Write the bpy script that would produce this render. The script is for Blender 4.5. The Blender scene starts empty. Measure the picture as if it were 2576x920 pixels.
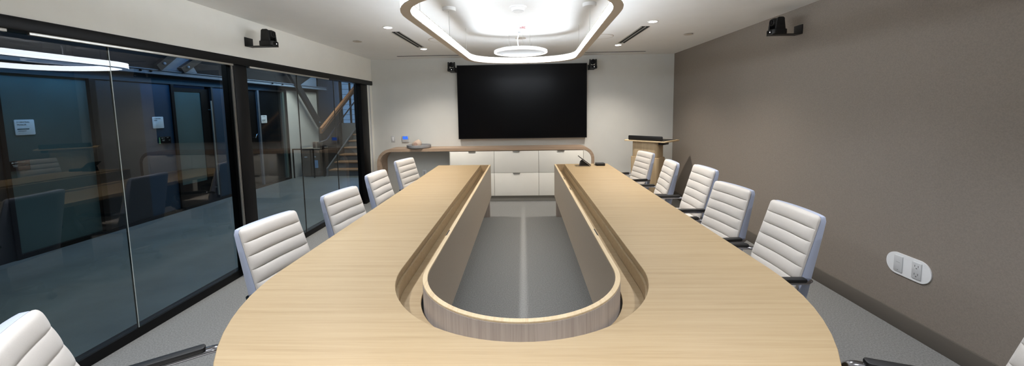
import bpy, bmesh, math
from mathutils import Vector, Matrix
PI = math.pi
SC = bpy.context.scene
COL = SC.collection
R = math.radians

# ------------------------------------------------------------------ materials
def lin(c):
    return tuple(((v/255)/12.92 if v/255 <= .04045 else ((v/255+.055)/1.055)**2.4) for v in c)+(1.0,)

def _new(name):
    m = bpy.data.materials.new(name); m.use_nodes = True
    nt = m.node_tree; nt.nodes.clear()
    out = nt.nodes.new('ShaderNodeOutputMaterial')
    return m, nt, out

def mat(name, rgb, rough=.6, metal=0, var=.0, scale=40, bump=0, bscale=300, stretch=None, spec=.5, sheen=0, rgb2=None, coat=0):
    m, nt, out = _new(name)
    b = nt.nodes.new('ShaderNodeBsdfPrincipled')
    nt.links.new(b.outputs[0], out.inputs[0])
    b.inputs['Roughness'].default_value = rough
    b.inputs['Metallic'].default_value = metal
    b.inputs['Specular IOR Level'].default_value = spec
    if sheen: b.inputs['Sheen Weight'].default_value = sheen
    if coat: b.inputs['Coat Weight'].default_value = coat
    c = lin(rgb)
    tc = nt.nodes.new('ShaderNodeTexCoord')
    mp = nt.nodes.new('ShaderNodeMapping')
    nt.links.new(tc.outputs['Object'], mp.inputs[0])
    if stretch: mp.inputs['Scale'].default_value = stretch
    if var or rgb2:
        n = nt.nodes.new('ShaderNodeTexNoise'); n.inputs['Scale'].default_value = scale
        n.inputs['Detail'].default_value = 6; n.inputs['Roughness'].default_value = .6
        nt.links.new(mp.outputs[0], n.inputs['Vector'])
        r = nt.nodes.new('ShaderNodeValToRGB')
        c2 = lin(rgb2) if rgb2 else tuple(max(0, v*(1-var)) for v in c[:3])+(1,)
        r.color_ramp.elements[0].color = c2; r.color_ramp.elements[0].position = .32
        r.color_ramp.elements[1].color = c; r.color_ramp.elements[1].position = .66
        nt.links.new(n.outputs['Fac'], r.inputs[0])
        nt.links.new(r.outputs[0], b.inputs['Base Color'])
    else:
        b.inputs['Base Color'].default_value = c
    if bump:
        n2 = nt.nodes.new('ShaderNodeTexNoise'); n2.inputs['Scale'].default_value = bscale
        n2.inputs['Detail'].default_value = 3
        nt.links.new(tc.outputs['Object'], n2.inputs['Vector'])
        bp = nt.nodes.new('ShaderNodeBump'); bp.inputs['Strength'].default_value = bump
        bp.inputs['Distance'].default_value = .004
        nt.links.new(n2.outputs['Fac'], bp.inputs['Height'])
        nt.links.new(bp.outputs[0], b.inputs['Normal'])
    return m

def wood(name, light, mid, dark, axis='x', rough=.42, fine=1.0, spec=.4):
    """veneer: long soft figure plus fine pores, both drawn out along one axis"""
    m, nt, out = _new(name)
    b = nt.nodes.new('ShaderNodeBsdfPrincipled'); nt.links.new(b.outputs[0], out.inputs[0])
    b.inputs['Roughness'].default_value = rough; b.inputs['Specular IOR Level'].default_value = spec
    tc = nt.nodes.new('ShaderNodeTexCoord')
    def noise(sc, detail, dist=0):
        mp = nt.nodes.new('ShaderNodeMapping'); mp.inputs['Scale'].default_value = sc
        nt.links.new(tc.outputs['Object'], mp.inputs[0])
        n = nt.nodes.new('ShaderNodeTexNoise'); n.inputs['Scale'].default_value = 1
        n.inputs['Detail'].default_value = detail; n.inputs['Roughness'].default_value = .62
        n.inputs['Distortion'].default_value = dist
        nt.links.new(mp.outputs[0], n.inputs['Vector'])
        return n
    a, c = 1.1, 42
    s1 = {'x': (a, c, c), 'y': (c, a, c), 'z': (c, c, a)}[axis]
    s2 = tuple(v*(4.5 if v == a else 7)*fine for v in s1)
    n1 = noise(s1, 5, .6); n2 = noise(s2, 3)
    mx = nt.nodes.new('ShaderNodeMix'); mx.data_type = 'FLOAT'; mx.inputs[0].default_value = .38
    nt.links.new(n1.outputs['Fac'], mx.inputs[2]); nt.links.new(n2.outputs['Fac'], mx.inputs[3])
    r = nt.nodes.new('ShaderNodeValToRGB')
    e = r.color_ramp.elements
    e[0].position = .34; e[0].color = lin(dark)
    e[1].position = .62; e[1].color = lin(light)
    k = e.new(.48); k.color = lin(mid)
    nt.links.new(mx.outputs[0], r.inputs[0]); nt.links.new(r.outputs[0], b.inputs['Base Color'])
    return m

def emit(name, rgb, s):
    m, nt, out = _new(name)
    e = nt.nodes.new('ShaderNodeEmission'); e.inputs[0].default_value = lin(rgb); e.inputs[1].default_value = s
    nt.links.new(e.outputs[0], out.inputs[0]); return m

def glass(name, tint=(208, 215, 215), ior=1.62):
    m, nt, out = _new(name)
    t = nt.nodes.new('ShaderNodeBsdfTransparent'); t.inputs[0].default_value = lin(tint)
    g = nt.nodes.new('ShaderNodeBsdfGlossy'); g.inputs['Roughness'].default_value = 0.0
    f = nt.nodes.new('ShaderNodeFresnel'); f.inputs[0].default_value = ior
    geo = nt.nodes.new('ShaderNodeNewGeometry')
    inv = nt.nodes.new('ShaderNodeMath'); inv.operation = 'SUBTRACT'; inv.inputs[0].default_value = 1
    nt.links.new(geo.outputs['Backfacing'], inv.inputs[1])
    mu = nt.nodes.new('ShaderNodeMath'); mu.operation = 'MULTIPLY'
    nt.links.new(f.outputs[0], mu.inputs[0]); nt.links.new(inv.outputs[0], mu.inputs[1])
    mx = nt.nodes.new('ShaderNodeMixShader')
    nt.links.new(mu.outputs[0], mx.inputs[0]); nt.links.new(t.outputs[0], mx.inputs[1]); nt.links.new(g.outputs[0], mx.inputs[2])
    nt.links.new(mx.outputs[0], out.inputs[0]); return m

M = {}
M['ceil'] = mat('ceiling_paint', (240, 240, 238), .9, var=.03, scale=3)
M['white_wall'] = mat('white_wall_paint', (240, 238, 230), .85, var=.03, scale=4, bump=.05)
M['back_wall'] = mat('grey_white_wall_paint', (214, 214, 209), .85, var=.03, scale=4, bump=.05)
M['taupe_wall'] = mat('taupe_wallcovering', (139, 129, 119), .8, var=.16, scale=120, bump=.25, bscale=420)
M['taupe_base'] = mat('taupe_baseboard', (92, 86, 79), .6)
M['carpet'] = mat('grey_carpet', (140, 140, 138), .95, var=.42, scale=110, bump=.5, bscale=420)
M['black'] = mat('black_frame', (9, 9, 10), .45, var=.2, scale=30, spec=.2)
M['black_soft'] = mat('black_plastic', (13, 13, 14), .5)
M['screen'] = mat('screen_glass', (3, 3, 6), .3, spec=.14)
M['alu'] = mat('brushed_aluminium', (190, 188, 182), .35, .9)
M['chrome'] = mat('chrome', (205, 205, 210), .12, 1)
M['dark_chrome'] = mat('polished_metal', (150, 150, 155), .14, 1)
M['oak'] = wood('light_oak_veneer', (167, 146, 113), (161, 139, 106), (150, 128, 95), 'x', .42)
M['oak_z'] = wood('oak_veneer_upright', (184, 160, 126), (174, 149, 115), (156, 131, 98), 'z', .5)
M['oak_edge'] = wood('oak_edge', (210, 190, 156), (203, 181, 146), (188, 163, 128), 'y', .5)
M['oak_glare_z'] = wood('oak_upright_glare', (178, 167, 158), (168, 157, 148), (150, 138, 130), 'z', .5)  # oak greyed by glare on the channel panel, held in the colour
M['taupe_lam'] = mat('taupe_laminate', (170, 156, 138), .5, var=.08, scale=90)
M['walnutish'] = wood('grey_brown_oak', (182, 158, 136), (170, 146, 124), (148, 124, 103), 'x', .5)
M['lect'] = wood('lectern_oak', (190, 168, 136), (182, 160, 128), (168, 145, 113), 'z', .5, fine=.6)
M['white_lam'] = mat('white_laminate', (240, 237, 228), .5, var=.02, scale=8)
M['grey_toe'] = mat('grey_toe_kick', (150, 146, 138), .6)
M['gap'] = mat('dark_carcass', (128, 116, 100), .8)
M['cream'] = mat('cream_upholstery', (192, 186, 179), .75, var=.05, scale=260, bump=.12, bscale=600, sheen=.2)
M['shell'] = mat('upholstery_blue_cast', (170, 178, 199), .75, var=.05, scale=260, bump=.12, bscale=600, sheen=.2)  # blue light cast on chair backs and sides, put into the fabric colour
M['plast_white'] = mat('white_plastic', (228, 229, 230), .45)
M['plast_grey'] = mat('light_grey_plastic', (196, 197, 198), .5)
M['ring_metal'] = mat('ring_housing', (196, 186, 174), .5)
M['fixture_white'] = mat('white_fixture', (232, 232, 230), .5)
M['dark_hole'] = mat('vent_dark', (22, 21, 20), .8)
M['ring_glow'] = emit('ring_diffuser', (236, 245, 255), 4.7)
M['disc_face'] = mat('disc_face', (205, 207, 208), .5)
M['disc_rim'] = emit('disc_rim', (255, 255, 252), .5)
M['down_glow'] = emit('downlight_lens', (255, 250, 244), 8)
M['thermo'] = emit('thermostat_screen', (70, 125, 255), .22)
M['glass'] = glass('partition_glass')
M['edge'] = mat('glass_edge', (150, 158, 156), .3, spec=.6)
M['edge_dark'] = mat('glass_edge_dark', (40, 44, 45), .3)
M['grey_ceramic'] = mat('grey_stoneware', (150, 150, 152), .7, var=.1, scale=60)
M['bisque'] = mat('bisque_ornament', (196, 176, 160), .7, var=.15, scale=40)
M['red'] = mat('red_print', (190, 40, 60), .6)
M['ink'] = mat('dark_print', (60, 72, 80), .7)
M['ink_green'] = mat('green_print', (22, 66, 74), .7)
M['paper'] = mat('white_sign', (205, 214, 220), .6)
M['paper_blue'] = mat('pale_blue_sheet', (150, 180, 215), .6)
M['concrete'] = mat('polished_concrete', (118, 122, 120), .42, var=.3, scale=2.2)
M['frost'] = mat('frosted_glass_teal_lit', (72, 96, 96), .3, var=.25, scale=1.5, spec=.5)  # teal light of the room behind the panes is put into this colour
M['dark_panel'] = mat('charcoal_panel', (27, 30, 34), .5, var=.12, scale=3)
M['blue_panel'] = mat('navy_panel', (13, 48, 72), .5, var=.1, scale=3)
M['steel'] = mat('painted_steel', (104, 112, 122), .45, .3, var=.15, scale=12)
M['steel_dark'] = mat('dark_steel', (44, 46, 50), .5, .2)
M['steel_pale'] = mat('pale_gusset', (128, 150, 176), .5, .2)
M['corr_white'] = mat('corridor_white', (200, 202, 200), .8)
M['corr_dark'] = mat('corridor_ceiling', (44, 47, 52), .9)
M['rail_wood'] = wood('rail_wood', (176, 130, 92), (160, 114, 78), (136, 92, 60), 'y', .4)
M['tread'] = wood('tread_wood', (168, 132, 100), (152, 117, 86), (128, 95, 68), 'x', .5)
M['riser'] = mat('stair_grey', (84, 88, 92), .7)
M['carton'] = mat('brown_cabinet', (112, 98, 86), .7, var=.1, scale=10)
M['sky_glow'] = emit('daylight_pane', (135, 175, 225), .2)
M['tab_glow'] = emit('tablet_text', (150, 165, 175), .10)
M['green_glow'] = emit('green_status', (130, 200, 165), .06)
M['led'] = emit('indicator', (255, 255, 255), 1.2)

# ------------------------------------------------------------------ mesh helpers
def bm_(): return bmesh.new()

def add_box(bm, lo, hi, bev=0, seg=2, rot=None):
    vs = [bm.verts.new((x, y, z)) for x in (lo[0], hi[0]) for y in (lo[1], hi[1]) for z in (lo[2], hi[2])]
    fs = []
    for idx in ((0, 1, 3, 2), (4, 6, 7, 5), (0, 4, 5, 1), (2, 3, 7, 6), (0, 2, 6, 4), (1, 5, 7, 3)):
        fs.append(bm.faces.new([vs[i] for i in idx]))
    if bev:
        es = list({e for f in fs for e in f.edges})
        bmesh.ops.bevel(bm, geom=es, offset=bev, segments=seg, profile=.5, affect='EDGES')
    return bm

def loft(bm, loops, cap=True, closed_path=False):
    rows = [[bm.verts.new(p) for p in l] for l in loops]
    n = len(rows[0]); m = len(rows)
    for i in range(m if closed_path else m-1):
        a, b = rows[i], rows[(i+1) % m]
        for j in range(n):
            k = (j+1) % n
            try: bm.faces.new((a[j], a[k], b[k], b[j]))
            except ValueError: pass
    if cap and not closed_path:
        bm.faces.new(rows[0][::-1]); bm.faces.new(rows[-1])
    return bm

def prism(bm, pts, axis, a, b, bev=0):
    """closed 2D outline extruded between a and b along axis (x: pts are (y,z); y: (x,z); z: (x,y))"""
    def P(p, t): return {'x': (t, p[0], p[1]), 'y': (p[0], t, p[1]), 'z': (p[0], p[1], t)}[axis]
    r0 = [bm.verts.new(P(p, a)) for p in pts]; r1 = [bm.verts.new(P(p, b)) for p in pts]
    n = len(pts)
    side = []
    for j in range(n):
        k = (j+1) % n
        side.append(bm.faces.new((r0[j], r0[k], r1[k], r1[j])))
    f0 = bm.faces.new(r0[::-1]); f1 = bm.faces.new(r1)
    if bev:
        bmesh.ops.bevel(bm, geom=list(f0.edges)+list(f1.edges), offset=bev, segments=2, profile=.5, affect='EDGES')
    return bm

def tube(bm, pts, r, n=10, flat=1.0, closed=False):
    """round (or flattened) tube along a polyline"""
    pts = [Vector(p) for p in pts]; loops = []
    up = None
    N = len(pts)
    for i, p in enumerate(pts):
        if closed: t = (pts[(i+1) % N]-pts[i-1])
        else: t = pts[min(i+1, N-1)]-pts[max(i-1, 0)]
        t.normalize()
        if up is None:
            up = Vector((0, 0, 1)) if abs(t.z) < .9 else Vector((1, 0, 0))
        s = t.cross(up).normalized(); u = s.cross(t).normalized(); up = u
        loops.append([p+s*(r*math.cos(2*PI*k/n))+u*(r*flat*math.sin(2*PI*k/n)) for k in range(n)])
    return loft(bm, loops, closed_path=closed)

def lathe(bm, prof, n=32, axis='z', c=(0, 0, 0)):
    """profile of (radius, height) from bottom to top, revolved"""
    loops = []
    for r, h in prof:
        l = []
        for k in range(n):
            a = 2*PI*k/n; x, y = r*math.cos(a), r*math.sin(a)
            q = {'z': (x, y, h), 'x': (h, x, y), 'y': (y, h, x)}[axis]
            l.append((q[0]+c[0], q[1]+c[1], q[2]+c[2]))
        loops.append(l)
    return loft(bm, loops, cap=prof[0] != prof[-1])

def rrect(x0, x1, y0, y1, r, n=6):
    p = []
    for cx, cy, a0 in ((x1-r, y0+r, -90), (x1-r, y1-r, 0), (x0+r, y1-r, 90), (x0+r, y0+r, 180)):
        for k in range(n+1):
            a = R(a0+90*k/n); p.append((cx+r*math.cos(a), cy+r*math.sin(a)))
    return p

def obj(name, bm, m, parent=None, smooth=True, ang=35, label=None, kind=None):
    bmesh.ops.recalc_face_normals(bm, faces=bm.faces[:])
    me = bpy.data.meshes.new(name); bm.to_mesh(me); bm.free()
    me.materials.append(m)
    if smooth:
        for p in me.polygons: p.use_smooth = True
        me.set_sharp_from_angle(angle=R(ang))
    o = bpy.data.objects.new(name, me); COL.objects.link(o)
    if parent: o.parent = parent
    if label: o['label'] = label
    if kind: o['kind'] = kind
    return o

def box(name, lo, hi, m, parent=None, bev=0, **k):
    return obj(name, add_box(bm_(), lo, hi, bev), m, parent, **k)

def struct(name, lo, hi, m, bev=0):
    return box(name, lo, hi, m, None, bev, kind='structure')

def tag(o, label, cat, group=None):
    o['label'] = label; o['category'] = cat
    if group: o['group'] = group
    return o

def thing(name, loc, label, cat, rz=0, group=None):
    o = bpy.data.objects.new(name, None); COL.objects.link(o)
    o.empty_display_size = .1
    o.location = loc; o.rotation_euler = (0, 0, rz)
    return tag(o, label, cat, group)

def dup(root, loc, rz, label, group=None):
    r = root.copy(); COL.objects.link(r); r.location = loc; r.rotation_euler = (0, 0, rz)
    r['label'] = label
    if group: r['group'] = group
    for ch in list(root.children):
        c = ch.copy(); COL.objects.link(c); c.parent = r
        for g in list(ch.children):
            d = g.copy(); COL.objects.link(d); d.parent = c
    return r

def lettering(name, text, size, m, parent, M4, align='LEFT'):
    cu = bpy.data.curves.new(name, 'FONT'); cu.body = text; cu.size = size; cu.extrude = .0006
    cu.align_x = align
    t = bpy.data.objects.new(name+'_tmp', cu); COL.objects.link(t)
    dg = bpy.context.evaluated_depsgraph_get(); dg.update()
    me = bpy.data.meshes.new_from_object(t.evaluated_get(dg))
    bpy.data.objects.remove(t); bpy.data.curves.remove(cu)
    me.transform(M4); me.materials.clear(); me.materials.append(m); me.name = name
    o = bpy.data.objects.new(name, me); COL.objects.link(o); o.parent = parent
    return o

def light(name, kind, loc, energy, rgb=(255, 255, 255), size=.1, size_y=None, rot=(0, 0, 0), spot=None, blend=.5):
    d = bpy.data.lights.new(name, kind); d.energy = energy; d.color = lin(rgb)[:3]
    if kind == 'AREA':
        d.shape = 'RECTANGLE' if size_y else 'SQUARE'; d.size = size
        if size_y: d.size_y = size_y
    elif kind == 'SPOT':
        d.spot_size = R(spot); d.spot_blend = blend; d.shadow_soft_size = size
    else: d.shadow_soft_size = size
    o = bpy.data.objects.new(name, d); COL.objects.link(o); o.location = loc; o.rotation_euler = rot
    return o

# ------------------------------------------------------------------ dimensions
CH = 1.577                       # camera height
HC = 2.486                       # ceiling
XL, XR, YB, YR = -2.685, 2.62, 6.707, -2.3
XG = -2.76                       # room face of the glass
XC = -5.60                       # far wall of the corridor
YE = 12.7

# ------------------------------------------------------------------ setting: room
struct('floor', (-2.83, YR-.1, -.1), (XR+.1, YB+.1, 0), M['carpet'])
struct('ceiling', (-2.86, YR-.1, HC), (XR+.1, YB+.1, HC+.12), M['ceil'])
struct('wall_back', (-2.86, YB, 0), (XR+.1, YB+.12, HC), M['back_wall'])
struct('wall_right', (XR, YR, 0), (XR+.12, YB, HC), M['taupe_wall'])
struct('wall_rear', (-2.86, YR-.12, 0), (XR+.1, YR, HC), M['white_wall'])
struct('wall_left', (XL-.16, YR, 2.106), (XL, YB, HC), M['white_wall'])
struct('wall_left_jamb', (-2.80, 6.53, 0), (XL-.005, YB, 2.03), M['white_wall'])
bm = bm_(); add_box(bm, (-2.695, 6.56, 0), (-2.672, 6.575, 2.03)); obj('trim_1', bm, M['plast_grey'], kind='structure')
struct('baseboard_right', (XR-.014, YR, 0), (XR, YB, .118), M['taupe_base'], .002)
struct('baseboard_back', (1.165, YB-.012, 0), (XR-.014, YB, .1), M['white_wall'], .002)
# glazed partition
struct('trim_2', (-2.80, YR, 2.035), (-2.672, YB, 2.106), M['black'], .006)          # header
struct('trim_3', (-2.83, YR, 0), (-2.756, 6.53, .070), M['black'], .003)                # sill
struct('trim_4', (-2.82, 3.50, .0), (-2.700, 3.668, 2.035), M['black'], .004)         # post
struct('trim_5', (-2.82, 6.27, .0), (-2.700, 6.53, 2.035), M['black'], .004)          # end frame
bm = bm_(); add_box(bm, (-2.712, 3.472, .0), (-2.700, 3.478, 2.03)); obj('trim_6', bm, M['alu'], kind='structure')
bm = bm_(); add_box(bm, (-2.712, 3.487, .0), (-2.700, 3.491, 2.03)); obj('trim_7', bm, M['alu'], kind='structure')
for i, (a, b) in enumerate(((YR, 1.93), (2.02, 3.47), (3.68, 5.20))):
    struct('trim_%d' % (8+i), (-2.692, a, 2.018), (-2.675, b, 2.035), M['alu'], .002)
for i, (a, b) in enumerate(((YR, 2.482), (2.488, 3.50), (3.668, 4.589), (4.595, 5.480), (5.486, 6.27))):
    g = struct('window_%d' % (i+1), (XG-.012, a, .070), (XG, b, 2.035), M['glass'])
for i, y in enumerate((2.485, 4.592, 5.483)):
    struct('trim_%d' % (11+i), (XG-.012, y-.003, .070), (XG, y+.003, 2.035), M['edge'] if i == 0 else M['edge_dark'])

# ------------------------------------------------------------------ setting: corridor
struct('floor_corridor', (-9.0, YR-.1, -.1), (-2.83, YE+2, 0), M['concrete'])
struct('ceiling_corridor', (-9.0, YR-.1, 3.1), (-2.84, YE+2, 3.2), M['corr_dark'])
struct('wall_corridor_end', (-2.80, 6.85, 0), (-2.6, YE, 3.1), M['corr_white'])
struct('wall_corridor_upper', (-2.90, YR, 2.486), (-2.84, YE, 3.1), M['corr_dark'])
struct('wall_corridor_rear', (-9.0, YR-.12, 0), (-2.86, YR, 3.1), M['corr_dark'])
# far wall, in bays
struct('wall_corridor_near', (XC-.12, YR, 0), (XC, 3.86, 3.1), M['dark_panel'])
struct('wall_corridor_head', (XC-.12, 3.86, 2.10), (XC, 10.15, 3.1), M['corr_dark'])
struct('trim_14', (XC-.10, 3.86, 2.055), (XC+.02, 8.82, 2.10), M['dark_panel'])
struct('trim_15', (XC-.10, 3.86, 0), (XC+.02, 8.82, .05), M['black'])
struct('trim_16', (XC-.10, 4.75, .05), (XC+.02, 4.82, 2.055), M['black'])
struct('window_6', (XC-.05, 3.90, .05), (XC-.03, 4.75, 2.055), M['frost'])
struct('trim_17', (XC-.10, 3.86, .05), (XC+.02, 3.90, 2.055), M['black'])
struct('wall_corridor_panel', (XC-.08, 4.82, .05), (XC-.005, 5.42, 2.055), M['dark_panel'])
struct('wall_corridor_panel_blue', (XC-.08, 5.42, .05), (XC-.005, 5.88, 2.055), M['blue_panel'])
struct('trim_18', (XC-.10, 5.88, .05), (XC+.02, 5.93, 2.055), M['black'])
dr = thing('door_1', (XC, 6.27, .05), 'dark framed glass door across the corridor', 'door')
dr['kind'] = 'structure'
bm = bm_()
add_box(bm, (-.06, -.34, 0), (-.02, -.31, 1.96)); add_box(bm, (-.06, .20, 0), (-.02, .38, 1.96))
add_box(bm, (-.06, -.31, 1.90), (-.02, .20, 1.96)); add_box(bm, (-.06, -.31, 0), (-.02, .20, .36))
obj('door_frame', bm, M['black'], dr)
box('door_glass', (-.05, -.31, .36), (-.03, .20, 1.90), M['frost'], dr)
h = bm_(); tube(h, [(.04, .34, .06), (.04, .34, 1.76)], .014); tube(h, [(-.02, .34, .2), (.04, .34, .2)], .008); tube(h, [(-.02, .34, 1.6), (.04, .34, 1.6)], .008)
obj('door_handle', h, M['alu'], dr)
struct('trim_19', (XC-.10, 6.655, .05), (XC+.02, 6.69, 2.055), M['dark_panel'])
struct('wall_corridor_panel_teal', (XC-.08, 6.69, .05), (XC-.005, 7.50, 2.055), M['blue_panel'])
struct('trim_20', (XC-.10, 7.50, .05), (XC+.02, 7.56, 2.055), M['black'])
dr = thing('door_2', (XC, 7.70, .05), 'black door with small pull beside the glazed bay', 'door')
dr['kind'] = 'structure'
box('door_leaf', (-.06, -.14, 0), (-.02, .13, 2.0), M['black'], dr)
h = bm_(); tube(h, [(-.02, -.05, 1.02), (.05, -.05, 1.02), (.06, -.02, 1.09), (.05, .01, 1.10)], .010); obj('door_handle', h, M['chrome'], dr)
struct('trim_21', (XC-.10, 7.83, .05), (XC+.02, 7.88, 2.055), M['steel'])
struct('window_7', (XC-.05, 7.88, .05), (XC-.03, 8.66, 2.055), mat('dark_glass', (16, 20, 24), .12, spec=.6))
struct('trim_22', (XC-.10, 8.66, .05), (XC+.02, 8.72, 2.055), M['frost'])
struct('trim_23', (XC-.10, 8.72, .05), (XC+.02, 8.82, 2.055), M['black'])
struct('wall_corridor_white', (XC-.12, 8.82, 0), (XC, 10.15, 2.12), M['corr_white'])
struct('wall_corridor_column', (XC-.3, 10.15, 0), (XC+.06, 11.3, 3.1), M['dark_panel'])
# stairwell end wall with daylight window
struct('wall_stair_end', (-9.0, YE, 0), (-2.6, YE+.12, 3.1), M['corr_white'])
for i, (a, b) in enumerate(((-6.10, -5.86), (-5.80, -5.50))):
    struct('window_%d' % (8+i), (a, YE-.03, 1.2), (b, YE-.01, 2.85), M['sky_glow'])
    for k in range(7):
        pass
bm = bm_()
for k in range(9): add_box(bm, (-6.12, YE-.05, 1.3+.17*k), (-5.48, YE-.03, 1.31+.17*k))
obj('trim_24', bm, M['steel'], kind='structure')
bm = bm_()
for x in (-6.14, -5.83, -5.47): add_box(bm, (x-.03, YE-.06, 1.2), (x+.03, YE-.0, 2.9))
obj('trim_25', bm, M['black'], kind='structure')

# ------------------------------------------------------------------ corridor things
b_ = thing('steel_beam', (XC+.1, 7.2, 2.18), 'long pale steel beam high along the corridor, above the door heads', 'beam')
bm = bm_(); add_box(bm, (-.05, -4.2, .0), (.05, 3.25, .012)); add_box(bm, (-.05, -4.2, .06), (.05, 3.25, .072)); add_box(bm, (.02, -4.2, .012), (.03, 3.25, .06))
obj('channel', bm, M['steel_pale'], b_)
for y in (-1.9, -1.75, -.1, .95, 1.3):
    s = bm_(); lathe(s, [(.016, .045), (.016, .062), (.008, .066)], 10, 'x', (0, y, .036)); obj('bolt', s, M['black'], b_)

def brace(name, label, p, q, w=.075):
    p, q = Vector(p), Vector(q)
    o = thing(name, p, label, 'brace')
    d = (q-p); L = d.length; d.normalize()
    s = Vector((1, 0, 0)); n = d.cross(s).normalized()
    bm = bm_(); lo = []
    for t in (0, L):
        lo.append([d*t+n*a*w+s*c*.035 for a, c in ((-1, -1), (1, -1), (1, 1), (-1, 1))])
    loft(bm, lo); obj('bar', bm, M['steel_dark'], o, smooth=False)
    for t in (.12, L-.12):
        bb = bm_(); c = d*t+s*.035
        lathe(bb, [(.02, 0), (.02, .012), (.01, .016)], 8, 'x', tuple(c)); obj('bolt', bb, M['steel_pale'], o)
    return o
brace('steel_brace', 'dark diagonal steel brace dropping across the white corridor wall', (-5.45, 8.72, 2.60), (-5.45, 9.98, 1.22))
brace('steel_brace', 'short diagonal steel brace rising left above the first corridor door', (-5.45, 5.95, 2.60), (-5.45, 5.55, 2.27), .05)
brace('steel_brace', 'short diagonal steel brace rising right above the first corridor door', (-5.45, 5.95, 2.27), (-5.45, 6.45, 2.60), .05)
for pts, lb in (([(9.30, 2.262), (10.0, 2.262), (10.0, 2.52), (9.86, 2.52)], 'pale blue triangular gusset plate on the beam by the stairs'),
                ([(5.62, 2.262), (6.3, 2.262), (6.15, 2.5), (5.75, 2.5)], 'pale blue gusset plate on the beam above the navy panel')):
    o = thing('gusset_plate', (-5.50, pts[0][0], pts[0][1]), lb, 'plate')
    bm = prism(bm_(), [(a-pts[0][0], b-pts[0][1]) for a, b in pts], 'x', -.006, .006); obj('plate', bm, M['steel_pale'], o, smooth=False)

# signs on the far wall (facing +X)
FX = Matrix(((0, 0, 1, 0), (1, 0, 0, 0), (0, 1, 0, 0), (0, 0, 0, 1)))      # text x -> +Y, text y -> +Z, normal -> +X
def sign(y, z, w, h, label, lines, stripe, x=XC):
    o = thing('room_sign', (x, y, z), label, 'sign')
    bm = prism(bm_(), rrect(-w/2, w/2, -h/2, h/2, .012, 4), 'x', 0, .008, .0015); obj('plate', bm, M['paper'], o)
    for i, t in enumerate(lines):
        lettering('lettering', t, .022, M['ink'], o, Matrix.Translation((.0085, -w/2+.018, h/2-.036-.028*i)) @ FX)
    if stripe:
        s = bm_(); add_box(s, (.008, -w/2+.018, -.024), (.0092, w*.2, -.014)); obj('stripe', s, M['ink_green'], o)
        s = bm_(); add_box(s, (.008, -w/2+.024, -.042), (.0092, w*.05, -.038)); obj('fine_line', s, M['ink'], o)
    return o
sign(4.098, 1.459, .172, .174, 'white room sign with dark stripe on the frosted corridor pane', ['2 CENTRAL', 'TRAILER'], True, XC-.03)
sign(5.632, 1.457, .172, .177, 'white room sign with two small text lines on navy panel', ['2 CENTRAL', 'MAIN'], False)
sign(8.05, 1.443, .18, .17, 'small white sign with green bar on the dark far glass bay', ['2 CENTRAL'], True, XC-.03)
def tablet(y, z, x, label):
    o = thing('wall_tablet', (x, y, z), label, 'tablet')
    bm = prism(bm_(), rrect(-.09, .09, -.058, .058, .008, 3), 'x', 0, .022, .002); obj('case', bm, M['black_soft'], o)
    box('screen', (.022, -.078, -.05), (.0235, .086, .05), M['screen'], o)
    box('status_bar', (.010, -.0955, -.05), (.024, -.088, .05), M['green_glow'], o)
    for yy, zz, w, hh in ((-.066, .028, .016, .016), (-.045, .034, .03, .006), (-.06, .006, .045, .006), (-.055, -.008, .035, .006), (.02, .036, .03, .005), (.05, -.004, .02, .006)):
        box('text_line', (.0235, yy, zz), (.0242, yy+w, zz+hh), M['tab_glow'], o)
tablet(4.0, 1.037, XC-.03, 'lit room booking tablet under the striped sign on frosted pane')
tablet(5.713, 1.178, XC-.005, 'lit room booking tablet on the navy panel beside the door')

# recycling cabinets, box, frame
for x0, x1, lb in ((-5.42, -5.21, 'brown cabinet left in a pair by the corridor wall, small white label'), (-5.20, -4.97, 'brown cabinet with a pale blue notice, beside the stairs')):
    o = thing('cabinet', ((x0+x1)/2, 9.2, 0), lb, 'cabinet'); w = (x1-x0)/2
    box('body', (-w, -.18, .02), (w, .2, .68), M['carton'], o, .006)
    box('door', (-w+.006, -.2, .03), (w-.006, -.18, .66), M['carton'], o, .003)
    box('top', (-w-.004, -.205, .68), (w+.004, .205, .70), M['taupe_lam'], o, .003)
    box('label_plate', (-.035 if x0 > -5.3 else -.04, -.202, .48), (.015 if x0 > -5.3 else .03, -.2, .51 if x0 > -5.3 else .50), M['paper'], o)
    if x0 > -5.3: box('notice', (-.035, -.203, .22), (.06, -.2, .41), M['paper_blue'], o)
o = thing('carton', (-5.08, 9.15, .70), 'small brown carton standing on the brown corridor cabinet', 'carton')
box('body', (-.09, -.08, 0), (.09, .1, .15), M['carton'], o, .003); box('tape', (-.02, -.082, .0), (.02, .102, .152), M['taupe_lam'], o)
o = thing('frame_stand', (-5.3, 8.85, 0), 'thin black metal frame standing before the brown cabinets', 'frame')
bm = bm_(); add_box(bm, (-.25, -.012, .685), (.27, .012, .71)); obj('rail', bm, M['black'], o)
for x in (-.238, .258):
    bm = bm_(); add_box(bm, (x-.012, -.012, 0), (x+.012, .012, .685)); obj('leg', bm, M['black'], o)

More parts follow.
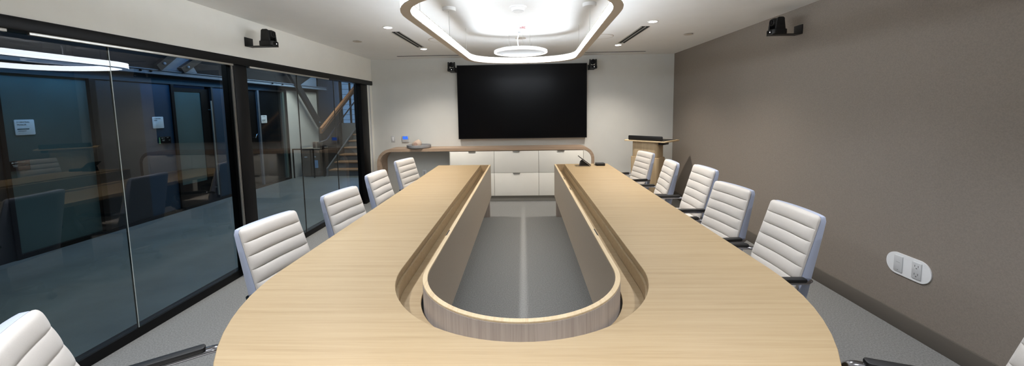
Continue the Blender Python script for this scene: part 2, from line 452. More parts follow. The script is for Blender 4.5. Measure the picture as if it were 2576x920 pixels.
# staircase
st = thing('staircase', (-4.35, 9.1, 0), 'open corridor staircase with wooden treads climbing away', 'staircase')
for i in range(12):
    z = .158*(i+1); y = .28*i
    bm = bm_(); add_box(bm, (-.46, y-.02, z-.035), (.46, y+.28, z), .006); obj('tread', bm, M['tread'], st)
    bm = bm_(); add_box(bm, (-.46, y, z-.158), (.46, y+.012, z-.035)); obj('riser', bm, M['riser'], st)
for s in (-1, 1):
    bm = prism(bm_(), [(-.06, 0), (.3, 0), (3.5, 1.80), (3.5, 2.1), (-.06, .2)], 'x', s*.46-.02+(s*.02), s*.46+.02+(s*.02)); obj('stringer', bm, M['riser'], st, smooth=False)
def handrail(name, x, label, wood_cap):
    o = thing(name, (x, 9.0, 0), label, 'handrail')
    rise = .158/.28
    sx = .06 if wood_cap else -.09
    if wood_cap:
        bm = bm_(); lo = []
        for y in (0.0, 2.0):
            lo.append([(-.03, y, 1.06+rise*y), (.03, y, 1.06+rise*y), (.03, y, 1.20+rise*y), (-.03, y, 1.20+rise*y)])
        loft(bm, lo); obj('wooden_cap', bm, M['rail_wood'], o, smooth=False)
    bm = bm_(); tube(bm, [(0, -.10, .87), (sx*.6, -.10, .87), (sx, -.06, .88), (sx, .12, .90), (sx, 2.05, .86+rise*2.05), (sx, 2.16, .90+rise*2.1), (sx, 2.35, .90+rise*2.1)], .019); obj('steel_rail', bm, M['chrome'], o)
    for y in (.05, 1.0, 1.95):
        bm = bm_(); zt = (1.10 if wood_cap else .86)+rise*y
        add_box(bm, (-.02, y-.025, max(0, .158*(y-.1)/.28)), (.02, y+.025, zt)); obj('post', bm, M['black'], o)
    if wood_cap:
        bm = bm_(); tube(bm, [(.035, -.01, 1.12), (.035, 2.0, 1.13+rise*2), (.035, 2.14, 1.13+rise*2)], .012); obj('edge_strip', bm, M['chrome'], o)
handrail('handrail', -4.905, 'wood capped handrail with steel rail on left of stairs', True)
handrail('handrail', -3.80, 'steel handrail on the right of the stairs, by the frame', False)

# ------------------------------------------------------------------ boardroom table
TX, TY, TE, TZ = -.0225, 1.866, 5.488, .767
def U(r, ye, n=40, gap=None):
    """stations of a U: far left, round the near end, far right"""
    p = [(-r, ye-(ye-TY)*k/8) for k in range(8)]
    p += [(r*math.cos(PI+PI*k/n), TY+r*math.sin(PI+PI*k/n)) for k in range(n+1)]
    p += [(r, TY+(ye-TY)*k/8) for k in range(1, 9)]
    return p
def U_band(name, r0, r1, z0, z1, ye, m, parent, bev=.002, gapf=None, **k):
    a, b = U(r0, ye), U(r1, ye)
    if gapf:
        a = [((x*(1+gapf*max(0, min(1, (TY+.15-y)/.45))/r0), TY+(y-TY)*(1+gapf*max(0, min(1, (TY+.15-y)/.45))/r0)) if y < TY+.15 else (x, y)) for x, y in a]
    loops = []
    for (xa, ya), (xb, yb) in zip(a, b):
        d = Vector((xb-xa, yb-ya, 0)); L = max(d.length, 1e-6); e = d/L*min(bev, L/3)
        A, B = Vector((xa, ya, 0)), Vector((xb, yb, 0))
        loops.append([A+e+Vector((0, 0, z0)), B-e+Vector((0, 0, z0)), B+Vector((0, 0, z0+bev)), B+Vector((0, 0, z1-bev)),
                      B-e+Vector((0, 0, z1)), A+e+Vector((0, 0, z1)), A+Vector((0, 0, z1-bev)), A+Vector((0, 0, z0+bev))])
    return obj(name, loft(bm_(), loops), m, parent, **k)
tb = thing('conference_table', (TX, 0, 0), 'large U-shaped light oak conference table with a sunken cable channel', 'table')
U_band('tabletop', .614, 1.24, TZ-.038, TZ, TE, M['oak'], tb, .002)
U_band('channel_wall', .602, .620, TZ-.125, TZ-.0385, TE-.02, M['oak'], tb, .001)
U_band('channel_tray', .492, .602, TZ-.125, TZ-.107, TE-.02, M['oak'], tb, .001, gapf=.014)
U_band('inner_panel', .466, .4745, .29, TZ-.009, TE, M['taupe_lam'], tb, .001)
U_band('channel_panel', .4747, .490, .29, TZ-.009, TE, M['oak_glare_z'], tb, .001)
U_band('edge_band', .466, .490, TZ-.0088, TZ+.0005, TE, M['oak_edge'], tb, .0015)
for s in (-1, 1):
    x0, x1 = sorted((s*.4903, s*.6138)); box('channel_end', (x0, TE-.018, TZ-.125), (x1, TE, TZ-.001), M['oak_z'], tb)
    x0, x1 = sorted((s*.484, s*1.04)); box('end_panel', (x0, TE-.075, 0), (x1, TE-.022, TZ-.126 if False else .289), M['oak_glare_z'], tb, .002)
    x0, x1 = sorted((s*.625, s*1.04)); box('end_panel', (x0, TE-.075, .289), (x1, TE-.022, TZ-.0385), M['oak_glare_z'], tb, .002)
    for y in (1.95, 3.7):
        x0, x1 = sorted((s*.64, s*.84)); box('pedestal', (x0, y, 0), (x1, y+.12, TZ-.0385), M['taupe_lam'], tb, .004)
for x, y, L in ((-.488, 2.43, .11), (.488, 2.425, .13), (.488, 4.35, .14), (.488, 3.78, .12)):
    box('cable_clip', (x-.0045, y-L/2, TZ-.04), (x+.0045, y+L/2, TZ+.0015), M['black_soft'], tb, .002, label='small black clip on the inner rim')

# on the table
o = thing('desk_phone', (.86, 5.31, TZ), 'black tilted tablet phone on the far right end of the table', 'phone')
bm = bm_()
d = Vector((.155, 0, -.118)).normalized(); n = Vector((d.z*-1, 0, d.x))
lo = []
for yy in (-.085, .085):
    lo.append([Vector((-.088, yy, .128))+d*t+n*u for t, u in ((0, 0), (.195, 0), (.195, .010), (0, .010))])
loft(bm, lo); obj('screen', bm, M['black_soft'], o, smooth=False)
prism(bm := bm_(), [(-.075, .001), (.055, .001), (.05, .016), (.012, .045), (-.035, .082), (-.062, .058), (-.07, .02)], 'y', -.05, .05, .003); obj('stand', bm, M['black_soft'], o)
prism(bm := bm_(), rrect(-.085, .07, -.055, .055, .02, 4), 'z', 0, .006); obj('base', bm, M['chrome'], o)
o = thing('table_microphone', (1.075, 5.32, TZ), 'flat black box by the far right table corner', 'box')
prism(bm := bm_(), rrect(-.062, .062, -.055, .055, .012, 4), 'z', 0, .034, .004); obj('body', bm, M['black_soft'], o)
prism(bm := bm_(), rrect(-.054, .056, -.047, .047, .01, 4), 'z', .034, .037); obj('lid', bm, mat('charcoal_lid', (52, 52, 54), .5), o)
lathe(bm := bm_(), [(.012, 0), (.012, .016), (.006, .02)], 14, 'z', (-.075, .0, 0)); obj('connector', bm, M['chrome'], o)

# ------------------------------------------------------------------ chairs
def make_chair():
    t = thing('office_chair', (0, 0, 0), '-', 'chair')
    NR, ZT, ZB = 57, .945, .425
    pitch = .0735
    tan = math.tan(R(16.5))
    def xf(z): return -.300+(ZT-z)*tan-(.012*max(0, (.62-z)/.2)**2)
    def hw(z):
        w = .210+.014*(ZT-z)/.5
        if z > ZT-.024:
            k = (z-(ZT-.024))/.024; w -= .024*(1-math.sqrt(max(0, 1-k*k)))
        return w
    def pillow(z):
        c = abs(math.sin(PI*(ZT-z)/pitch))
        return c**.38
    ys = [-1, -.985, -.95, -.88, -.7, -.45, -.2, 0, .2, .45, .7, .88, .95, .985, 1]
    def row(z, front, back, pil):
        w = hw(z); L = []
        for u in ys:
            edge = 1-abs(u)**9
            L.append((xf(z)+.016*u*u-.012+front*(.35+.65*edge)+(pil*.013*pillow(z)*edge), u*w, z))
        for u in reversed(ys):
            edge = 1-abs(u)**14
            L.append((xf(z)+.016*u*u-.012-back*(.45+.55*edge), u*w, z))
        return L
    zs = [ZB+(ZT-ZB)*i/(NR-1) for i in range(NR)]
    # finer rows around each seam
    for k in range(1, 7):
        s = ZT-k*pitch; zs += [s-.005, s-.002, s, s+.002, s+.005]
    zs += [ZT-.001, ZT-.003, ZT-.007, ZT-.012]
    zs = sorted({round(z, 4) for z in zs if z >= ZB})
    def taper(z): # rounds the top lip
        k = max(0, (z-(ZT-.016))/.016); return math.sqrt(max(0, 1-k*k))*.85+.15
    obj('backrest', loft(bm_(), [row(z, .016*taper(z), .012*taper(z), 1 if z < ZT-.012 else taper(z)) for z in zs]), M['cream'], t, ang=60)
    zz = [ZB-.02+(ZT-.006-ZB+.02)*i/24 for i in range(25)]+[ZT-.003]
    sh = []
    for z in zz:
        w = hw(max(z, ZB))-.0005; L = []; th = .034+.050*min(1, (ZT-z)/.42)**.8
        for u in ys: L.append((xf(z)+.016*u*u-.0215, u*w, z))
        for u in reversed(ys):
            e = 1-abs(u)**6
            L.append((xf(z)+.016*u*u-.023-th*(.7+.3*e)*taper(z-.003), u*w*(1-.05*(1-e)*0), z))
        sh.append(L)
    obj('back_shell', loft(bm_(), sh), M['shell'], t, ang=60, label='back and sides coloured with a blue light cast')
    # seat
    loops = []
    prof = [(.0, .40, .9), (.0, .41, .97), (.0, .43, 1), (.0, .465, 1), (.0, .485, .985), (.0, .495, .95), (.0, .498, .88)]
    for _, z, k in prof:
        loops.append([(.05+(x-.05)*k, y*k, z+.012*max(0, (x-.05)/.25)*0) for x, y in rrect(-.195, .275, -.235, .235, .07, 6)])
    obj('seat', loft(bm_(), loops), M['cream'], t, ang=60)
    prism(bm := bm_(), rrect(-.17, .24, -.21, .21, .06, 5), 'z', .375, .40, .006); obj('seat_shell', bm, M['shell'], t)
    # arms
    for s in (-1, 1):
        y = s*.272
        pts = [(-.235, s*.205, .572), (-.222, s*.245, .586), (-.19, y, .588)]
        pts += [(-.17+.31*k/6, y, .588) for k in range(1, 7)]
        for k in range(1, 9):
            a = PI/2-R(112)*k/8; pts.append((.14+.048*math.cos(a), y, .540+.048*math.sin(a)))
        pts += [(.145, y, .47), (.125, s*.27, .40), (.11, s*.22, .385), (.08, s*.12, .382)]
        bm = bm_(); tube(bm, pts, .020, 14, flat=.62); a = obj('arm_frame', bm, M['dark_chrome'], t, ang=60)
        bm = bm_()
        outl = rrect(-.185, .120, y-.023, y+.023, .014, 4)
        prism(bm, outl, 'z', .594, .615, .007); obj('armrest', bm, M['black_soft'], t)
    # base
    lathe(bm := bm_(), [(.028, .09), (.028, .24), (.02, .24), (.02, .44)], 16); obj('gas_column', bm, M['black_soft'], t)
    st_ = bm_()
    lathe(st_, [(.045, .075), (.05, .085), (.045, .115)], 20)
    for k in range(5):
        a = 2*PI*k/5+.3; c, s = math.cos(a), math.sin(a); lo = []
        for q, w, h0, h1 in ((.03, .024, .08, .11), (.16, .02, .075, .098), (.265, .015, .07, .085)):
            lo.append([(c*q-s*u*w, s*q+c*u*w, hh) for u, hh in ((-1, h0), (1, h0), (1, h1), (-1, h1))])
        loft(st_, lo)
    base = obj('star_base', st_, M['dark_chrome'], t)
    for k in range(5):
        a = 2*PI*k/5+.3; c, s = math.cos(a), math.sin(a)
        bm = bm_(); lathe(bm, [(.024, -.022), (.028, -.016), (.028, -.004), (.02, 0), (.028, .004), (.028, .016), (.024, .022)], 16, 'x')
        tube(bm, [(0, 0, .0), (0, 0, .045)], .008)
        me = obj('caster', bm, M['black_soft'], base)
        me.data.transform(Matrix.Translation((c*.258, s*.258, .028)) @ Matrix.Rotation(a+.8, 4, 'Z'))
    return t
ch0 = make_chair()
GL, GR = 'cream office chairs on the glass wall side', 'cream office chairs along the taupe wall'
BX = -.30            # local x of the back's top
def place(first, bx, by, ang, label, group, dz=0):
    """bx, by: where the middle of the back's top edge stands; ang: heading in degrees from +X"""
    a = R(ang); loc = (bx-BX*math.cos(a), by-BX*math.sin(a), 0)
    if first:
        ch0.location = loc; ch0.rotation_euler = (0, 0, a); ch0['label'] = label; ch0['group'] = group; return ch0
    r = dup(ch0, loc, a, label, group)
    for c in r.children if dz else ():
        if not c.name.startswith(('star_base', 'gas_column')): c.location.z += dz      # seat raised on its column
    return r
place(True, -1.535, 2.17, -8, 'cream office chair in front of the black partition post, bluish side visible', GL)
place(False, -1.478, 2.95, -9, 'cream office chair before the narrow glass panes, second beyond the black post', GL)
place(False, -1.535, 3.84, -3, 'cream office chair before the end frame of the glass wall', GL)
place(False, -1.565, 4.87, -13, 'cream office chair nearest the credenza, in front of its open bay', GL)
place(False, -1.505, .985, 38, 'cream office chair cut by the photo\'s lower left corner, dark arm showing', GL)
place(False, 1.676, 2.345, 180, 'cream office chair nearest the stadium-shaped wall outlet, largest on its side', GR)
place(False, 1.664, 3.02, 187, 'second cream office chair along the taupe wall from the wall outlet', GR)
place(False, 1.715, 3.60, 180, 'raised middle cream office chair along the taupe wall, long armrest showing', GR, .055)
place(False, 1.716, 4.41, 175, 'cream office chair just right of the lectern, turned slightly away', GR)
place(False, 1.724, 5.36, 190, 'cream office chair directly in front of the wooden lectern', GR)
place(False, 1.585, .99, 161, 'cream office chair cut off at the lower right edge, below the outlet', GR)

# ------------------------------------------------------------------ credenza
YF, YK = 6.34, YB-.004
cr = thing('credenza', (-.67, 6.5, 0), 'long credenza with rounded wooden shell and white drawers under the screen', 'credenza')
cr_loc = Vector((-.67, 6.5, 0))
def L(p): return (p[0]-cr_loc.x, p[1]-cr_loc.y, p[2])
def waterfall(x0, x1, zt, rl, rr, th):
    def path(o):
        p = [(x0+o, 0)]
        for k in range(11):
            a = PI-PI/2*k/10; p.append((x0+rl+(rl-o)*math.cos(a), zt-rl+(rl-o)*math.sin(a)))
        for k in range(11):
            a = PI/2-PI/2*k/10; p.append((x1-rr+(rr-o)*math.cos(a), zt-rr+(rr-o)*math.sin(a)))
        p.append((x1-o, 0)); return p
    return path(0), path(th)
outer, inner = waterfall(-2.515, 1.185, .931, .25, .20, .05)
loops = []
for (xa, za), (xb, zb) in zip(outer, inner):
    loops.append([L((xa, YF, za)), L((xb, YF, zb)), L((xb, YK, zb)), L((xa, YK, za))])
obj('shell', loft(bm_(), loops), M['walnutish'], cr, ang=40)
zt = .873
box('carcass', L((-1.255, YF+.02, .105)), L((1.0, YK, zt)), M['gap'], cr)
box('toe_kick', L((-1.255, 6.395, 0)), L((1.132, 6.415, .104)), M['grey_toe'], cr)
box('end_panel', L((-1.262, YF+.004, 0.104)), L((-1.256, YK, zt)), M['white_lam'], cr)
cols = (-1.254, -.5045, .2495, 1.000)
for a, b in zip(cols[:-1], cols[1:]):
    for z0, z1 in ((.105, .496), (.501, zt-.002)):
        d = box('drawer_front', L((a+.0025, YF, z0)), L((b-.0025, YF+.018, z1)), M['white_lam'], cr, .0015)
        xm = (a+b)/2
        hb = bm_(); prism(hb, [(xm-.062, z1+.001), (xm+.062, z1+.001), (xm+.05, z1-.022), (xm-.05, z1-.022)], 'y', YF-.006, YF-.001)
        add_box(hb, (xm-.062, YF-.010, z1-.003), (xm+.062, YF+.006, z1+.0015))
        hb.transform(Matrix.Translation(-cr_loc))
        obj('tab_pull', hb, M['alu'], d, smooth=False)
pts = [(1.003, .105), (1.133, .105)]
for k in range(9):
    a = R(81.5)*k/8; pts.append((1.133-.15+.15*math.cos(a), zt+.004-.15+.15*math.sin(a)))
pts.append((1.003, zt+.004))
bm = prism(bm_(), pts, 'y', YF, YF+.02); bm.transform(Matrix.Translation(-cr_loc)); obj('corner_panel', bm, M['white_lam'], cr)
bm = prism(bm_(), [(a-.0005, b) for a, b in pts], 'y', YF+.022, YK); bm.transform(Matrix.Translation(-cr_loc)); obj('side_carcass', bm, M['gap'], cr)
for x in (-2.05, -1.55):
    box('cable_puck', L((x-.03, YF+.02, .876)), L((x+.03, YF+.06, .883)), M['black_soft'], cr, .002)

# tray and ornament
o = thing('decorative_tray', (-1.825, 6.50, .9315), 'round grey stoneware tray on the left end of the credenza', 'tray')
lathe(bm := bm_(), [(.0005, 0), (.185, 0), (.205, .012), (.208, .052), (.204, .056), (.196, .052), (.192, .018), (.0005, .014)], 48); obj('dish', bm, M['grey_ceramic'], o)
o = thing('ornament', (-1.865, 6.50, .9462), 'beige folded ornament resting in the grey tray', 'ornament')
bm = bm_(); lo = []
for i in range(13):                                   # rounded lobe drawn up to a blunt point on the right
    t = i/12; h = .004+.128*t
    w = .085*math.sin(PI*min(1, .20+.80*t)**.9)**.7 if t < 1 else .004
    w = max(w, .006)
    lo.append([(w*math.cos(2*PI*k/24)+.035*t*t, .7*w*math.sin(2*PI*k/24), h) for k in range(24)])
loft(bm, lo); obj('outer_shell', bm, M['bisque'], o, ang=70)
PINK = mat('pinkish_clay', (176, 146, 134), .75, var=.2, scale=30)
for k, (r, y, m) in enumerate(((.047, -.050, M['bisque']), (.036, -.055, PINK))):
    bm = bm_(); lathe(bm, [(r*.02, -.012), (r*.8, -.010), (r, 0), (r, .03), (r*.02, .03)], 28, 'y', (.0, y, .05)); obj('folded_face', bm, m, o)

# ------------------------------------------------------------------ back wall things
tv = thing('television', (-.02, 6.62, 1.70), 'large black wall-mounted television between two cameras', 'television')
tvl = Vector((-.02, 6.62, 1.70))
box('casing', (-1.124, .012, -.636), (1.124, .05, .644), M['black_soft'], tv, .006)
bm = bm_()
for a, b in (((-1.126, 0, -.638), (1.126, .012, -.628)), ((-1.126, 0, .636), (1.126, .012, .646)), ((-1.126, 0, -.628), (-1.118, .012, .636)), ((1.118, 0, -.628), (1.126, .012, .636))):
    add_box(bm, a, b)
obj('bezel', bm, M['black_soft'], tv, smooth=False)
box('screen', (-1.118, .004, -.628), (1.118, .0115, .636), M['screen'], tv)
box('wall_mount', (-.4, .05, -.25), (.4, YB-6.62-.001, .25), M['black_soft'], tv)

def ptz(name, loc, rz, label):
    """camera on an L bracket; local +X looks away from the wall, wall plate at x = -off"""
    o = thing(name, loc, label, 'camera', rz)
    bm = bm_(); add_box(bm, (-.205, -.055, .0), (-.198, .055, .088), .002); add_box(bm, (-.205, -.045, .0), (.065, .045, .006)); obj('mount_bracket', bm, M['black_soft'], o)
    bm = bm_(); pl = rrect(-.068, .066, -.064, .064, .03, 5); prism(bm, pl, 'z', .006, .05, .004); base = obj('base', bm, M['black_soft'], o)
    box('front_panel', (.062, -.035, .014), (.0675, .035, .042), M['screen'], o)
    lathe(bm := bm_(), [(.004, 0), (.004, .002)], 10, 'x', (.0675, .01, .027)); obj('indicator', bm, M['led'], o)
    for s in (-1, 1):
        bm = prism(bm_(), [(-.046, .05), (.046, .05), (.036, .09), (.034, .150), (.02, .160), (-.02, .160), (-.034, .150), (-.036, .09)], 'y', s*.050-.009, s*.050+.009, .003); obj('yoke_arm', bm, M['black_soft'], o)
    lathe(bm := bm_(), [(.004, -.058), (.030, -.055), (.040, -.040), (.042, -.01), (.042, .012), (.040, .035), (.032, .05), (.026, .052)], 28, 'x', (0, 0, .118)); hd = obj('head', bm, M['black_soft'], o)
    lathe(bm := bm_(), [(.026, .05), (.027, .056), (.022, .057), (.012, .055), (.002, .054)], 24, 'x', (0, 0, .118)); obj('lens', bm, M['screen'], hd)
    return o
p0 = ptz('wall_camera', (-1.213, YB-.207, 2.228), -PI/2, 'black pan-tilt camera on the back wall, left of the television')
dup(p0, (1.185, YB-.207, 2.232), -PI/2, 'black pan-tilt camera on the back wall, right of the television')
dup(p0, (XL+.207, 3.70, 2.222), 0, 'black pan-tilt camera bracketed above the glass wall')
dup(p0, (XR-.207, 3.74, 2.235), PI, 'black pan-tilt camera bracketed high on the taupe wall')

o = thing('light_switch', (-2.345, YB, 1.075), 'white wall switch left of the thermostat', 'switch')
box('plate', (-.037, -.006, -.058), (.037, 0, .058), M['plast_grey'], o, .002); box('rocker', (-.017, -.010, -.034), (.017, -.006, .034), M['plast_white'], o, .0015)
o = thing('wall_thermostat', (-2.117, YB, 1.075), 'white wall thermostat with a lit blue screen', 'thermostat')
bm = prism(bm_(), rrect(-.062, .062, -.058, .058, .012, 4), 'y', -.022, 0, .003); obj('case', bm, M['plast_grey'], o)
box('screen', (-.046, -.0235, -.008), (.046, -.022, .046), M['thermo'], o)
o = thing('wall_outlet', (-1.80, YB, .45), 'white outlet low on the wall inside the credenza\'s open bay', 'outlet')
box('plate', (-.036, -.005, -.058), (.036, 0, .058), M['plast_white'], o, .002); box('socket', (-.016, -.008, -.033), (.016, -.005, .033), M['plast_grey'], o, .0015)

# outlet on the taupe wall
o = thing('wall_outlet', (XR, 2.573, .459), 'white stadium-shaped double outlet low on the taupe wall', 'outlet')
bm = prism(bm_(), rrect(-.151, .151, -.0755, .0755, .0750, 12), 'x', -.007, 0, .003); obj('plate', bm, M['plast_white'], o)
for y, nm in ((.062, 'switch_insert'), (-.062, 'socket_insert')):
    bm = bm_(); add_box(bm, (-.012, y-.030, -.056), (-.007, y+.030, .056), .0015); ins = obj(nm, bm, M['plast_grey'], o)
    s = bm_()
    if nm == 'socket_insert':
        for zz in (-.03, .025):
            add_box(s, (-.0126, y-.013, zz), (-.012, y-.009, zz+.014)); add_box(s, (-.0126, y+.009, zz), (-.012, y+.013, zz+.012)); add_box(s, (-.0126, y-.004, zz-.012), (-.012, y+.004, zz-.005))
    else:
        add_box(s, (-.0126, y-.004, -.046), (-.012, y+.004, -.042)); add_box(s, (-.0126, y-.014, .010), (-.012, y+.014, .0115))
    obj('slots', s, mat('outlet_slots', (120, 120, 122), .6), ins)

# ------------------------------------------------------------------ lectern
lc = thing('lectern', (1.602, 6.084, 0), 'light wooden lectern with black lip standing in the back right corner', 'lectern', R(-45))
lc.scale = (1.08, 1.08, .9637)
bm = prism(bm_(), rrect(0, .64, 0, .46, .03, 5), 'z', 1.083, 1.102, .004); obj('top', bm, M['oak_edge'], lc)
bm = prism(bm_(), rrect(.108, .505, .035, .25, .05, 6), 'z', .80, 1.083, .002); obj('upper_column', bm, M['lect'], lc)
bm = prism(bm_(), rrect(.088, .520, .022, .28, .055, 6), 'z', .03, .83, .004); obj('lower_column', bm, M['lect'], lc)
bm = prism(bm_(), rrect(.07, .54, .01, .42, .05, 6), 'z', 0, .03, .004); obj('foot', bm, M['lect'], lc)
bm = prism(bm_(), rrect(.07, .585, 1.102, 1.178, .014, 4), 'y', .012, .024, .002); obj('lip', bm, M['black_soft'], lc)
box('mat', (.07, .03, 1.102), (.60, .40, 1.106), M['black_soft'], lc)
box('drawer', (.506, .06, 1.040), (.575, .24, 1.083), M['black_soft'], lc, .006)

# ------------------------------------------------------------------ ceiling things
for x, y, lb in ((-1.466, 4.183, 'lit recessed downlight beyond the left end of the left slot vent, nearer the camera'), (-1.466, 5.672, 'lit recessed downlight at the far end of the left slot vent'),
                 (1.40, 4.187, 'lit recessed downlight at the near end of the right slot vent'), (1.40, 5.676, 'lit recessed downlight at the far end of the right slot vent')):
    if 'beyond' in lb: lb = 'lit recessed downlight at the near end of the left slot vent'
    o = thing('downlight', (x, y, HC), lb, 'downlight', group='recessed downlights')
    lathe(bm := bm_(), [(.044, -.004), (.056, -.004), (.056, 0), (.044, 0), (.044, -.004)], 32); obj('trim_ring', bm, M['fixture_white'], o)
    lathe(bm := bm_(), [(.0005, -.003), (.044, -.003), (.044, -.0005), (.0005, -.0005)], 28); obj('lens', bm, M['down_glow'], o)
    light('downlight_or_fill_lamp', 'SPOT', (x, y, HC-.02), 33, (255, 246, 234), .04, rot=(0, 0, 0), spot=125, blend=1)
for x, lb in ((-1.458, 'linear slot vent in the ceiling left of the ring light'), (1.395, 'linear slot vent in the ceiling right of the ring light')):
    o = thing('slot_vent', (x, 4.955, HC), lb, 'vent')
    bm = bm_(); add_box(bm, (-.045, -.54, -.003), (.045, .54, -.0005)); obj('backing', bm, M['dark_hole'], o)
    for q in (-.046, -.006, .042):
        w = .006 if abs(q) > .01 else .014
        box('blade', (q, -.54, -.009), (q+w, .54, -.003), M['alu'], o)
for x0, x1, lb in ((-2.10, -.95, 'thin ceiling slot along the back wall, left of television'), (.93, 2.02, 'thin ceiling slot along the back wall, right of television')):
    o = thing('ceiling_slot_vent', ((x0+x1)/2, 6.37, HC), lb, 'vent'); w = (x1-x0)/2
    box('slot', (-w, -.022, -.002), (w, .022, -.0003), M['dark_hole'], o); box('lip', (-w, .022, -.006), (w, .028, -.0003), M['fixture_white'], o)
for x, lb in ((-1.06, 'round flush ceiling speaker left of the ring light'), (1.01, 'round flush ceiling speaker right of the ring light')):
    o = thing('ceiling_speaker', (x, 4.98, HC), lb, 'speaker')
    lathe(bm := bm_(), [(.0005, -.004), (.148, -.004), (.148, -.0005), (.0005, -.0005)], 48); obj('grille', bm, M['ceil'], o)
    lathe(bm := bm_(), [(.150, -.004), (.158, -.004), (.158, -.0003), (.150, -.0003), (.150, -.004)], 48); obj('rim', bm, M['ring_metal'], o)
for x, lb in ((-2.139, 'small grey sprinkler cover in the ceiling near the glass wall'), (2.096, 'small grey sprinkler cover in the ceiling near the taupe wall')):
    o = thing('ceiling_sprinkler', (x, 4.94, HC), lb, 'sprinkler')
    lathe(bm := bm_(), [(.0005, -.010), (.052, -.009), (.056, -.006), (.0005, -.004)], 28); obj('cover', bm, M['ring_metal'], o)
    lathe(bm := bm_(), [(.03, -.0045), (.03, -.0003)], 20); obj('cup', bm, M['dark_hole'], o)
o = thing('smoke_detector', (-.035, 3.473, HC), 'round white smoke detector inside the ring, nearest the camera', 'detector')
lathe(bm := bm_(), [(.0005, -.048), (.038, -.048), (.056, -.036), (.06, -.012), (.075, -.008), (.078, -.0003), (.0005, -.0003)], 36); obj('body', bm, M['fixture_white'], o)
lathe(bm := bm_(), [(.034, -.0485), (.05, -.0405), (.053, -.034), (.034, -.0485)], 36); obj('grille', bm, M['plast_grey'], o)
o = thing('fire_alarm', (-.032, 4.233, HC), 'round white ceiling alarm with red lettering, above the hanging disc', 'alarm')
lathe(bm := bm_(), [(.0005, -.07), (.055, -.07), (.075, -.06), (.088, -.03), (.09, -.0003), (.0005, -.0003)], 40); obj('body', bm, M['fixture_white'], o)
lathe(bm := bm_(), [(.0005, -.082), (.012, -.082), (.016, -.0705), (.0005, -.0705)], 20); obj('strobe', bm, M['plast_grey'], o)
lettering('lettering', 'FIRE', .034, M['red'], o, Matrix.Translation((.006, -.0885, -.052)) @ Matrix.Rotation(R(72), 4, 'X'))
o = thing('ceiling_plate', (-.02, 4.98, HC), 'small grey round ceiling plate above the disc, towards the television', 'plate')
lathe(bm := bm_(), [(.0005, -.004), (.07, -.004), (.07, -.0003), (.0005, -.0003)], 28); obj('cover', bm, M['ring_metal'], o)

# ring light
RC = Vector((-.03, 3.43, 0))
rl = thing('ring_pendant_light', (RC.x, RC.y, HC), 'large glowing racetrack-shaped pendant light over the table', 'light', R(-1.8))
RZ0, RZ1 = 2.150-HC, 2.226-HC
def ring(off, n=26):
    hw, hs, b = .632+off, .90, .53+off; hn = 1.03
    p = []
    for k in range(n+1):
        a = PI*k/n; e = 2/2.35
        p.append((hw*math.copysign(abs(math.cos(a))**e, math.cos(a)), hs+b*abs(math.sin(a))**e))
    for k in range(n+1):
        a = PI+PI*k/n; e = 2/2.35
        p.append((hw*math.copysign(abs(math.cos(a))**e, math.cos(a)), -hn-b*abs(math.sin(a))**e))
    return p
def ring_band(name, o0, o1, z0, z1, m):
    a, b = ring(o0), ring(o1)
    return obj(name, loft(bm_(), [[(xa, ya, z0), (xb, yb, z0), (xb, yb, z1), (xa, ya, z1)] for (xa, ya), (xb, yb) in zip(a, b)], closed_path=True), m, rl, ang=50)
hs_ = ring_band('housing', -.022, .022, RZ0+.006, RZ1-.006, M['ring_metal'])
ring_band('bottom_trim', -.028, .028, RZ0, RZ0+.006, M['ring_metal'])
ring_band('top_trim', -.028, .028, RZ1-.006, RZ1, M['ring_metal'])
ring_band('inner_diffuser', -.026, -.0225, RZ0+.0065, RZ1-.0065, M['ring_glow'])
ring_band('outer_diffuser', .0225, .026, RZ0+.0065, RZ1-.0065, M['ring_glow'])
for s in (-1, 1):
    bm = bm_(); lathe(bm, [(.0005, -.03), (.055, -.03), (.06, -.022), (.06, -.0003), (.0005, -.0003)], 32, 'z', (s*.62, 0, 0)); cp = obj('canopy', bm, M['fixture_white'], rl)
    for y in (-.05, .9*s):
        pass
    bm = bm_(); tube(bm, [(s*.62, 0, RZ1), (s*.625, 0, -.03)], .0022, 6); obj('cable', bm, M['alu'], rl)
    for e in (-1, 1):
        bm = bm_(); tube(bm, [(s*.628, e*.86, RZ1), (s*.628, e*.86, -.0003)], .0018, 6); obj('cable', bm, M['alu'], rl)

# hanging disc
dc = thing('hanging_disc', (-.02, 4.42, HC), 'round white disc hanging inside the ring light', 'disc')
z0 = 2.215-HC
lathe(bm := bm_(), [(.0005, z0+.006), (.275, z0+.006), (.282, z0+.012), (.282, z0+.02), (.0005, z0+.02)], 64); obj('face', bm, M['disc_face'], dc)
lathe(bm := bm_(), [(.283, z0), (.302, z0), (.306, z0+.004), (.306, z0+.010), (.283, z0+.010), (.283, z0)], 64); obj('rim', bm, M['disc_rim'], dc)
lathe(bm := bm_(), [(.284, z0+.0105), (.300, z0+.0105), (.300, z0+.0195), (.284, z0+.0195), (.284, z0+.0105)], 64); obj('groove', bm, M['disc_face'], dc)
lathe(bm := bm_(), [(.283, z0+.020), (.305, z0+.020), (.305, z0+.026), (.298, z0+.030), (.283, z0+.030), (.283, z0+.020)], 64); obj('rim', bm, M['disc_rim'], dc)
lathe(bm := bm_(), [(.0005, z0+.021), (.282, z0+.021), (.25, z0+.045), (.0005, z0+.05)], 64); obj('back_cover', bm, M['fixture_white'], dc)
for k in range(3):
    a = R(200+120*k); bm = bm_(); tube(bm, [(.14*math.cos(a), .14*math.sin(a), z0+.045), (.14*math.cos(a), .14*math.sin(a), -.0003)], .002, 6); obj('cable', bm, M['alu'], dc)
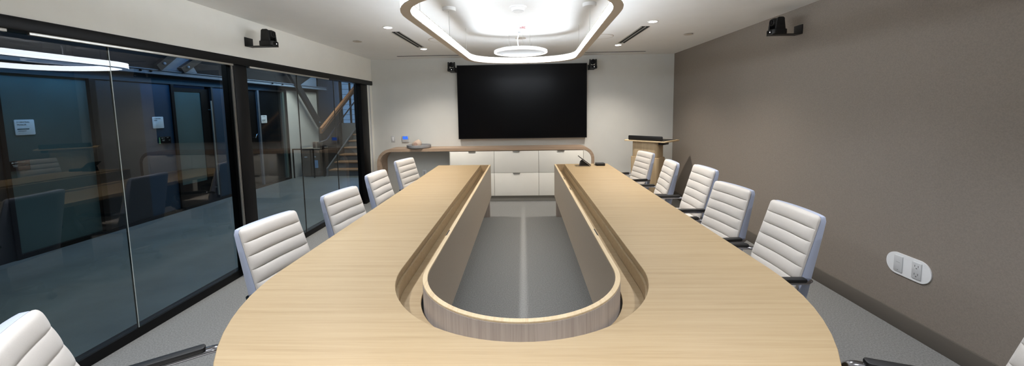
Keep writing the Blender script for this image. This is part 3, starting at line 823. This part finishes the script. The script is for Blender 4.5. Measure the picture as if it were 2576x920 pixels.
bm = bm_(); tube(bm, [(-.02, 0, z0+.048), (-.03, 0, z0+.10), (-.035, -.01, z0+.16), (-.02, -.01, -.06), (-.005, 0, -.0003)], .007, 8); obj('power_cord', bm, M['fixture_white'], dc)

# ------------------------------------------------------------------ lamps out of the picture, added fill lights and daylight
for y, e in ((2.69, 21), (1.2, 32), (-.3, 34)):
    for x in (-1.466, 1.40):
        light('downlight_or_fill_lamp', 'SPOT', (x, y, HC-.02), e if x < 0 else e*.72, (244, 248, 255), .04, spot=112, blend=.8)
for y in (.2, -1.0):
    light('downlight_or_fill_lamp', 'SPOT', (-.03, y, HC-.02), 58, (244, 248, 255), .04, spot=100, blend=.9)  # central spots added to brighten the near table end, fitting unseen
light('added_wall_wash', 'AREA', (-5.41, 6.0, 2.15), 7, (75, 150, 215), .06, 4.6)  # added light below the beam, gives the panel tops a blue gradient
light('corridor_skylight', 'AREA', (-5.0, 7.2, 3.0), 4, (90, 160, 240), .5, 5.5)
light('corridor_wall_fill', 'AREA', (-4.5, 8.6, 3.0), 20, (255, 250, 240), .6, 2.0)  # added neutral fill for the white corridor wall, no fitting seen
light('corridor_long_skylight', 'AREA', (-4.45, 4.0, 3.0), 12, (212, 228, 248), .5, 5.5)
light('corridor_floor_fill', 'AREA', (-4.1, 3.4, 3.0), 2.5, (236, 245, 235), .7, 4.5).data.spread = R(70)  # added fill, narrow spread so that only the corridor floor brightens
light('stairwell_daylight', 'AREA', (-5.6, YE-.3, 2.3), 10, (140, 180, 240), .8, 1.4, rot=(R(90), 0, R(180)))

w = bpy.data.worlds.new('world'); SC.world = w; w.use_nodes = True
w.node_tree.nodes['Background'].inputs[0].default_value = lin((60, 90, 140)); w.node_tree.nodes['Background'].inputs[1].default_value = .05

# ------------------------------------------------------------------ camera
F, CY = 950.0, 361.56
PITCH, YAW, ROLL = R(5.2528), R(1.7734), R(-.9071)
def ray(u, v):
    c, s = math.cos(ROLL), math.sin(ROLL)
    a, b = c*u+s*v, -s*u+c*v
    x, yy, zz = a/F, 1.0, -b/F
    y = yy*math.cos(PITCH)+zz*math.sin(PITCH); z = -yy*math.sin(PITCH)+zz*math.cos(PITCH)
    return Vector((x*math.cos(YAW)-y*math.sin(YAW), x*math.sin(YAW)+y*math.cos(YAW), z))
fw = ray(0, 0).normalized(); rt = (ray(1, 0)-ray(0, 0)).normalized(); up = (ray(0, -1)-ray(0, 0)).normalized()
cd = bpy.data.cameras.new('camera'); co = bpy.data.objects.new('camera', cd); COL.objects.link(co)
cd.sensor_fit = 'HORIZONTAL'; cd.sensor_width = 36; cd.lens = F/2576*36
cd.shift_x = 0; cd.shift_y = -(460-CY)/2576
cd.clip_start = .05; cd.clip_end = 60
Mx = Matrix((rt, up, -fw)).transposed().to_4x4(); Mx.translation = Vector((0, 0, CH)); co.matrix_world = Mx
SC.camera = co

SC.view_settings.view_transform = 'Standard'; SC.view_settings.look = 'None'
SC.view_settings.exposure = 2.22; SC.view_settings.gamma = 1; SC.view_settings.use_curve_mapping = False
SC.cycles.use_denoising = True
SC.cycles.max_bounces = 10; SC.cycles.diffuse_bounces = 5; SC.cycles.transparent_max_bounces = 12
SC.cycles.sample_clamp_indirect = 8
